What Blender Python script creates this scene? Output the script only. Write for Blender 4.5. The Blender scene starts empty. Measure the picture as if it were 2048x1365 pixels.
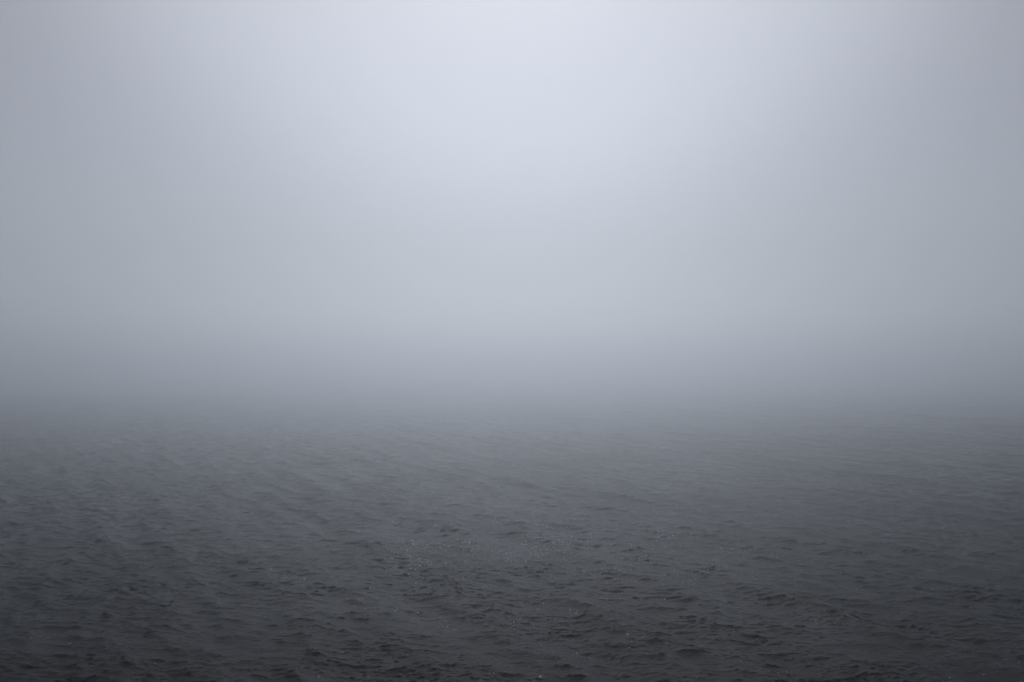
import bpy, math
import numpy as np

# ------------------------------------------------------------------ camera
scene = bpy.context.scene
CAM_H = 16.0
cam_data = bpy.data.cameras.new("camera")
cam = bpy.data.objects.new("camera", cam_data)
scene.collection.objects.link(cam)
scene.camera = cam
cam_data.sensor_width = 36.0
cam_data.lens = 31.7
cam_data.clip_start = 0.1
cam_data.clip_end = 40000.0
cam.location = (0.0, 0.0, CAM_H)
cam.rotation_euler = (math.radians(90.0 + 1.9), 0.0, 0.0)

# ------------------------------------------------------------------ sky and sun
SUN_EL = math.radians(40.5)
SUN_AZ = math.radians(0.3)          # measured from straight ahead, to the right

world = bpy.data.worlds.new("World")
scene.world = world
world.use_nodes = True
wn = world.node_tree
wn.nodes.clear()
out = wn.nodes.new("ShaderNodeOutputWorld")
bg = wn.nodes.new("ShaderNodeBackground")
hsv = wn.nodes.new("ShaderNodeHueSaturation")
sky = wn.nodes.new("ShaderNodeTexSky")
sky.sky_type = 'NISHITA'
sky.sun_disc = False
sky.sun_elevation = SUN_EL
sky.sun_rotation = SUN_AZ
sky.altitude = 0.0
sky.air_density = 1.0
sky.dust_density = 1.6
sky.ozone_density = 1.0
hsv.inputs["Saturation"].default_value = 0.20    # a veil of low cloud takes the blue out
bg.inputs["Strength"].default_value = 0.05
wn.links.new(sky.outputs["Color"], hsv.inputs["Color"])
tint = wn.nodes.new("ShaderNodeMix"); tint.data_type = 'RGBA'; tint.blend_type = 'MULTIPLY'
tint.inputs["Factor"].default_value = 1.0
tint.inputs[7].default_value = (0.93, 0.972, 1.085, 1)
wn.links.new(hsv.outputs["Color"], tint.inputs[6])
wn.links.new(tint.outputs[2], bg.inputs["Color"])
wn.links.new(bg.outputs["Background"], out.inputs["Surface"])

sun_data = bpy.data.lights.new("sun", 'SUN')
sun_data.energy = 1.5
sun_data.angle = math.radians(57.0)
sun_data.color = (0.91, 0.94, 1.0)
sun = bpy.data.objects.new("sun", sun_data)
scene.collection.objects.link(sun)
sun.location = (0, 0, 60)
sun.rotation_euler = (math.radians(90.0) - SUN_EL, 0.0, math.radians(180.0) - SUN_AZ)

scene.view_settings.view_transform = 'Standard'
scene.view_settings.look = 'None'
scene.view_settings.exposure = -0.25
scene.view_settings.gamma = 1.0
scene.view_settings.use_curve_mapping = False

scene.render.engine = 'CYCLES'
scene.cycles.max_bounces = 6
scene.cycles.volume_bounces = 3
scene.cycles.use_denoising = True
scene.cycles.use_adaptive_sampling = False
scene.cycles.use_guiding = True

# ------------------------------------------------------------------ sea surface
rng = np.random.default_rng(11)

def wave_set(n, lmin, lmax, slope, heading, spread):
    """n sine trains; returns wave vectors, amplitudes, phases.
    slope = rms slope of the whole set; heading / spread in degrees from +x."""
    lam = np.exp(rng.uniform(np.log(lmin), np.log(lmax), n))
    k = 2 * np.pi / lam
    th = np.radians(heading + spread * rng.standard_normal(n))
    w = rng.uniform(0.5, 1.5, n)
    amp = slope * np.sqrt(2.0 / n) * w / k
    return k * np.cos(th), k * np.sin(th), k, amp, rng.uniform(0, 2 * np.pi, n)

SETS = [
    wave_set(16, 4.0, 12.0, 0.090, 24, 14),       # low cross swell
    wave_set(48, 1.1, 3.8, 0.105, 46, 30),        # its steeper companions
    wave_set(90, 0.38, 1.10, 0.140, 82, 32),      # wind chop, crests across the view
    wave_set(120, 0.15, 0.38, 0.180, 82, 36),     # wavelets
]

def patch_field(x, y, lmin, lmax, n, seed):
    r = np.random.default_rng(seed)
    s = np.zeros_like(x)
    for _ in range(n):
        lam = math.exp(r.uniform(math.log(lmin), math.log(lmax)))
        a = r.uniform(0, 2 * math.pi)
        k = 2 * math.pi / lam
        s += np.cos(k * math.cos(a) * x + k * math.sin(a) * y + np.float32(r.uniform(0, 6.28)))
    return s * math.sqrt(2.0 / n)

def displace(x, y, res):
    """heights and sideways shifts of the water at x, y; res = local mesh spacing"""
    dx = np.zeros_like(x); dy = np.zeros_like(x); dz = np.zeros_like(x)
    calm = np.clip(0.95 + 0.28 * patch_field(x, y, 5, 30, 14, 3), 0.5, 1.6)
    for i, (kx, ky, k, amp, ph) in enumerate(SETS):
        g = calm if i >= 2 else np.float32(1.0)
        sx = np.zeros_like(x); sy = np.zeros_like(x); sz = np.zeros_like(x)
        for j in range(len(k)):
            keep = np.clip((2 * math.pi / k[j]) / (2.0 * res) - 1.0, 0.0, 1.0)
            arg = np.float32(kx[j]) * x + np.float32(ky[j]) * y + np.float32(ph[j])
            c = np.cos(arg) * (np.float32(amp[j]) * keep)
            s = np.sin(arg) * (np.float32(amp[j]) * keep)
            sz += c
            sx -= np.float32(kx[j] / k[j]) * s
            sy -= np.float32(ky[j] / k[j]) * s
        dz += sz * g; dx += 0.9 * sx * g; dy += 0.9 * sy * g
    return dx, dy, dz

# rings round the foot of the viewpoint, close together nearby, wide apart far off
r = [0.0, 8.0, 14.0, 19.0, 23.0, 26.0, 29.0, 31.5]
d = 33.0
while d < 650.0:
    r.append(d)
    d += max(0.051, 0.051 * (d / 46.0) ** 1.78)
while d < 8000.0:
    r.append(d); d *= 1.25
r.append(8000.0)
r = np.array(r, dtype=np.float64)
fine = np.radians(np.linspace(90 + 33.5, 90 - 33.5, 1060))
coarse = np.radians(np.linspace(56.5, 123.5 - 360, 90)[1:-1])
th = np.concatenate([fine, coarse])
nr, nt = len(r), len(th)
R_, T_ = np.meshgrid(r, th, indexing='ij')
X = (R_ * np.cos(T_)).astype(np.float32).ravel()
Y = (R_ * np.sin(T_)).astype(np.float32).ravel()
dr = np.gradient(r)
dth = np.abs(np.gradient(np.unwrap(th)))
res = np.maximum(dr[:, None] * 0.6, R_ * dth[None, :]).astype(np.float32).ravel()
DX, DY, DZ = displace(X, Y, np.maximum(res, 0.04))
co = np.stack([X + DX, Y + DY, DZ], axis=1).astype(np.float32)
i0 = (np.arange(nr - 1)[:, None] * nt + np.arange(nt)[None, :])
j1 = (np.arange(nt) + 1) % nt
i1 = (np.arange(nr - 1)[:, None] * nt + j1[None, :])
quads = np.stack([i0, i1, i1 + nt, i0 + nt], axis=-1).reshape(-1, 4)
quads = quads[:, ::-1].astype(np.int32)
me = bpy.data.meshes.new("sea")
me.vertices.add(len(co)); me.vertices.foreach_set("co", co.ravel())
me.loops.add(quads.size); me.loops.foreach_set("vertex_index", quads.ravel())
me.polygons.add(len(quads))
me.polygons.foreach_set("loop_start", np.arange(0, quads.size, 4, dtype=np.int32))
me.polygons.foreach_set("use_smooth", np.ones(len(quads), dtype=bool))
me.update(calc_edges=True)
me.validate()
sea = bpy.data.objects.new("sea", me)
scene.collection.objects.link(sea)
sea["kind"] = "structure"
sea["label"] = "dark grey choppy sea fading into the fog"

wm = bpy.data.materials.new("sea_water"); wm.use_nodes = True
nt_ = wm.node_tree; N = nt_.nodes; L = nt_.links
p = N["Principled BSDF"]
p.inputs["Base Color"].default_value = (0.0012, 0.0024, 0.0045, 1)
p.inputs["Roughness"].default_value = 0.06
p.inputs["IOR"].default_value = 1.079

tc = N.new("ShaderNodeTexCoord")
mp = N.new("ShaderNodeMapping"); mp.inputs["Scale"].default_value = (0.62, 1.0, 1.0)
mp.inputs["Rotation"].default_value = (0, 0, math.radians(8))
L.new(tc.outputs["Object"], mp.inputs["Vector"])
n1 = N.new("ShaderNodeTexNoise"); n1.inputs["Scale"].default_value = 6.5
n1.inputs["Detail"].default_value = 5.0; n1.inputs["Roughness"].default_value = 0.58
n2 = N.new("ShaderNodeTexNoise"); n2.inputs["Scale"].default_value = 0.05
n2.inputs["Detail"].default_value = 2.0
L.new(mp.outputs["Vector"], n1.inputs["Vector"]); L.new(tc.outputs["Object"], n2.inputs["Vector"])
mr = N.new("ShaderNodeMapRange")
mr.inputs["From Min"].default_value = 0.35; mr.inputs["From Max"].default_value = 0.65
mr.inputs["To Min"].default_value = 0.65; mr.inputs["To Max"].default_value = 1.0
L.new(n2.outputs["Fac"], mr.inputs["Value"])
bp = N.new("ShaderNodeBump"); bp.inputs["Distance"].default_value = 0.115
L.new(n1.outputs["Fac"], bp.inputs["Height"]); L.new(mr.outputs["Result"], bp.inputs["Strength"])
L.new(bp.outputs["Normal"], p.inputs["Normal"])

# sun glitter painted into the base colour as pale flecks on the middle water
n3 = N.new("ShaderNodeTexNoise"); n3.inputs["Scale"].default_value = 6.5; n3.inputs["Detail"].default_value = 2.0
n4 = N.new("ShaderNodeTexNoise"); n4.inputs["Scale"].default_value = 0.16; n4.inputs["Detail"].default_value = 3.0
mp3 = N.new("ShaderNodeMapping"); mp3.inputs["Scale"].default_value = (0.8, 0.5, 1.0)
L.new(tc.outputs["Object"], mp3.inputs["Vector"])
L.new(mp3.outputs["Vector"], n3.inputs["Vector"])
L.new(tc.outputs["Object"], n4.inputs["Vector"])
mpe = N.new("ShaderNodeMapping")                       # centre of the area holding the painted glints
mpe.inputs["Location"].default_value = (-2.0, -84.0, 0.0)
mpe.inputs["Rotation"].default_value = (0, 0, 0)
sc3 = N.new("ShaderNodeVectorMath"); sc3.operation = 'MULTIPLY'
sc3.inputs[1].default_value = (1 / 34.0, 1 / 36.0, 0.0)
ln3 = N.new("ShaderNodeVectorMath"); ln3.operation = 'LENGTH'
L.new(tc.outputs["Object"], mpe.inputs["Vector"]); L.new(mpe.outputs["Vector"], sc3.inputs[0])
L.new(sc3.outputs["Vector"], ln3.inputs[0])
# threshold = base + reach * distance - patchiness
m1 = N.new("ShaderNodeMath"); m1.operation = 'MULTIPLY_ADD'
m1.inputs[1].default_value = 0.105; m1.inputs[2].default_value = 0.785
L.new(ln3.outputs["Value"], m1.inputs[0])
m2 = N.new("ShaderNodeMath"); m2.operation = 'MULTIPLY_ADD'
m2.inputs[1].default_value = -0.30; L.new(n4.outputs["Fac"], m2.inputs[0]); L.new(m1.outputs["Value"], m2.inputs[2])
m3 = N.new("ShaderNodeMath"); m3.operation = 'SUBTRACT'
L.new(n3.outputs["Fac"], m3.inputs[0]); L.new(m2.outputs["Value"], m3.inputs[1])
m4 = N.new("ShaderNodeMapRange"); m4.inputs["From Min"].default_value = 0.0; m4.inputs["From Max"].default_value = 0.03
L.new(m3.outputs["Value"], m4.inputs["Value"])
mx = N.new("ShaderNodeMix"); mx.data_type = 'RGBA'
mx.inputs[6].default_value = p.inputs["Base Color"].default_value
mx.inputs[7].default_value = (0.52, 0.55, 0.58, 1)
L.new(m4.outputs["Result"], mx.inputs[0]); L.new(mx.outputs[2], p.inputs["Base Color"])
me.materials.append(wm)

# ------------------------------------------------------------------ fog
FOG_DENSITY = 0.0034
FOG_TOP = CAM_H + 24
v = [(sx * 8600.0, sy * 8600.0, z) for z in (-2.0, FOG_TOP) for sx, sy in ((-1, -1), (1, -1), (1, 1), (-1, 1))]
f = [(3, 2, 1, 0), (4, 5, 6, 7), (0, 1, 5, 4), (1, 2, 6, 5), (2, 3, 7, 6), (3, 0, 4, 7)]
hm = bpy.data.meshes.new("haze"); hm.from_pydata(v, [], f); hm.update()
haze = bpy.data.objects.new("haze", hm)
scene.collection.objects.link(haze)
haze["kind"] = "stuff"
haze["label"] = "pale grey fog lying over the sea"
fm = bpy.data.materials.new("fog_air"); fm.use_nodes = True
fn = fm.node_tree
fn.nodes.clear()
fo = fn.nodes.new("ShaderNodeOutputMaterial")
pv = fn.nodes.new("ShaderNodeVolumePrincipled")
pv.inputs["Color"].default_value = (0.94, 0.97, 1.0, 1)
pv.inputs["Density"].default_value = FOG_DENSITY
pv.inputs["Anisotropy"].default_value = 0.91
fn.links.new(pv.outputs["Volume"], fo.inputs["Volume"])
hm.materials.append(fm)
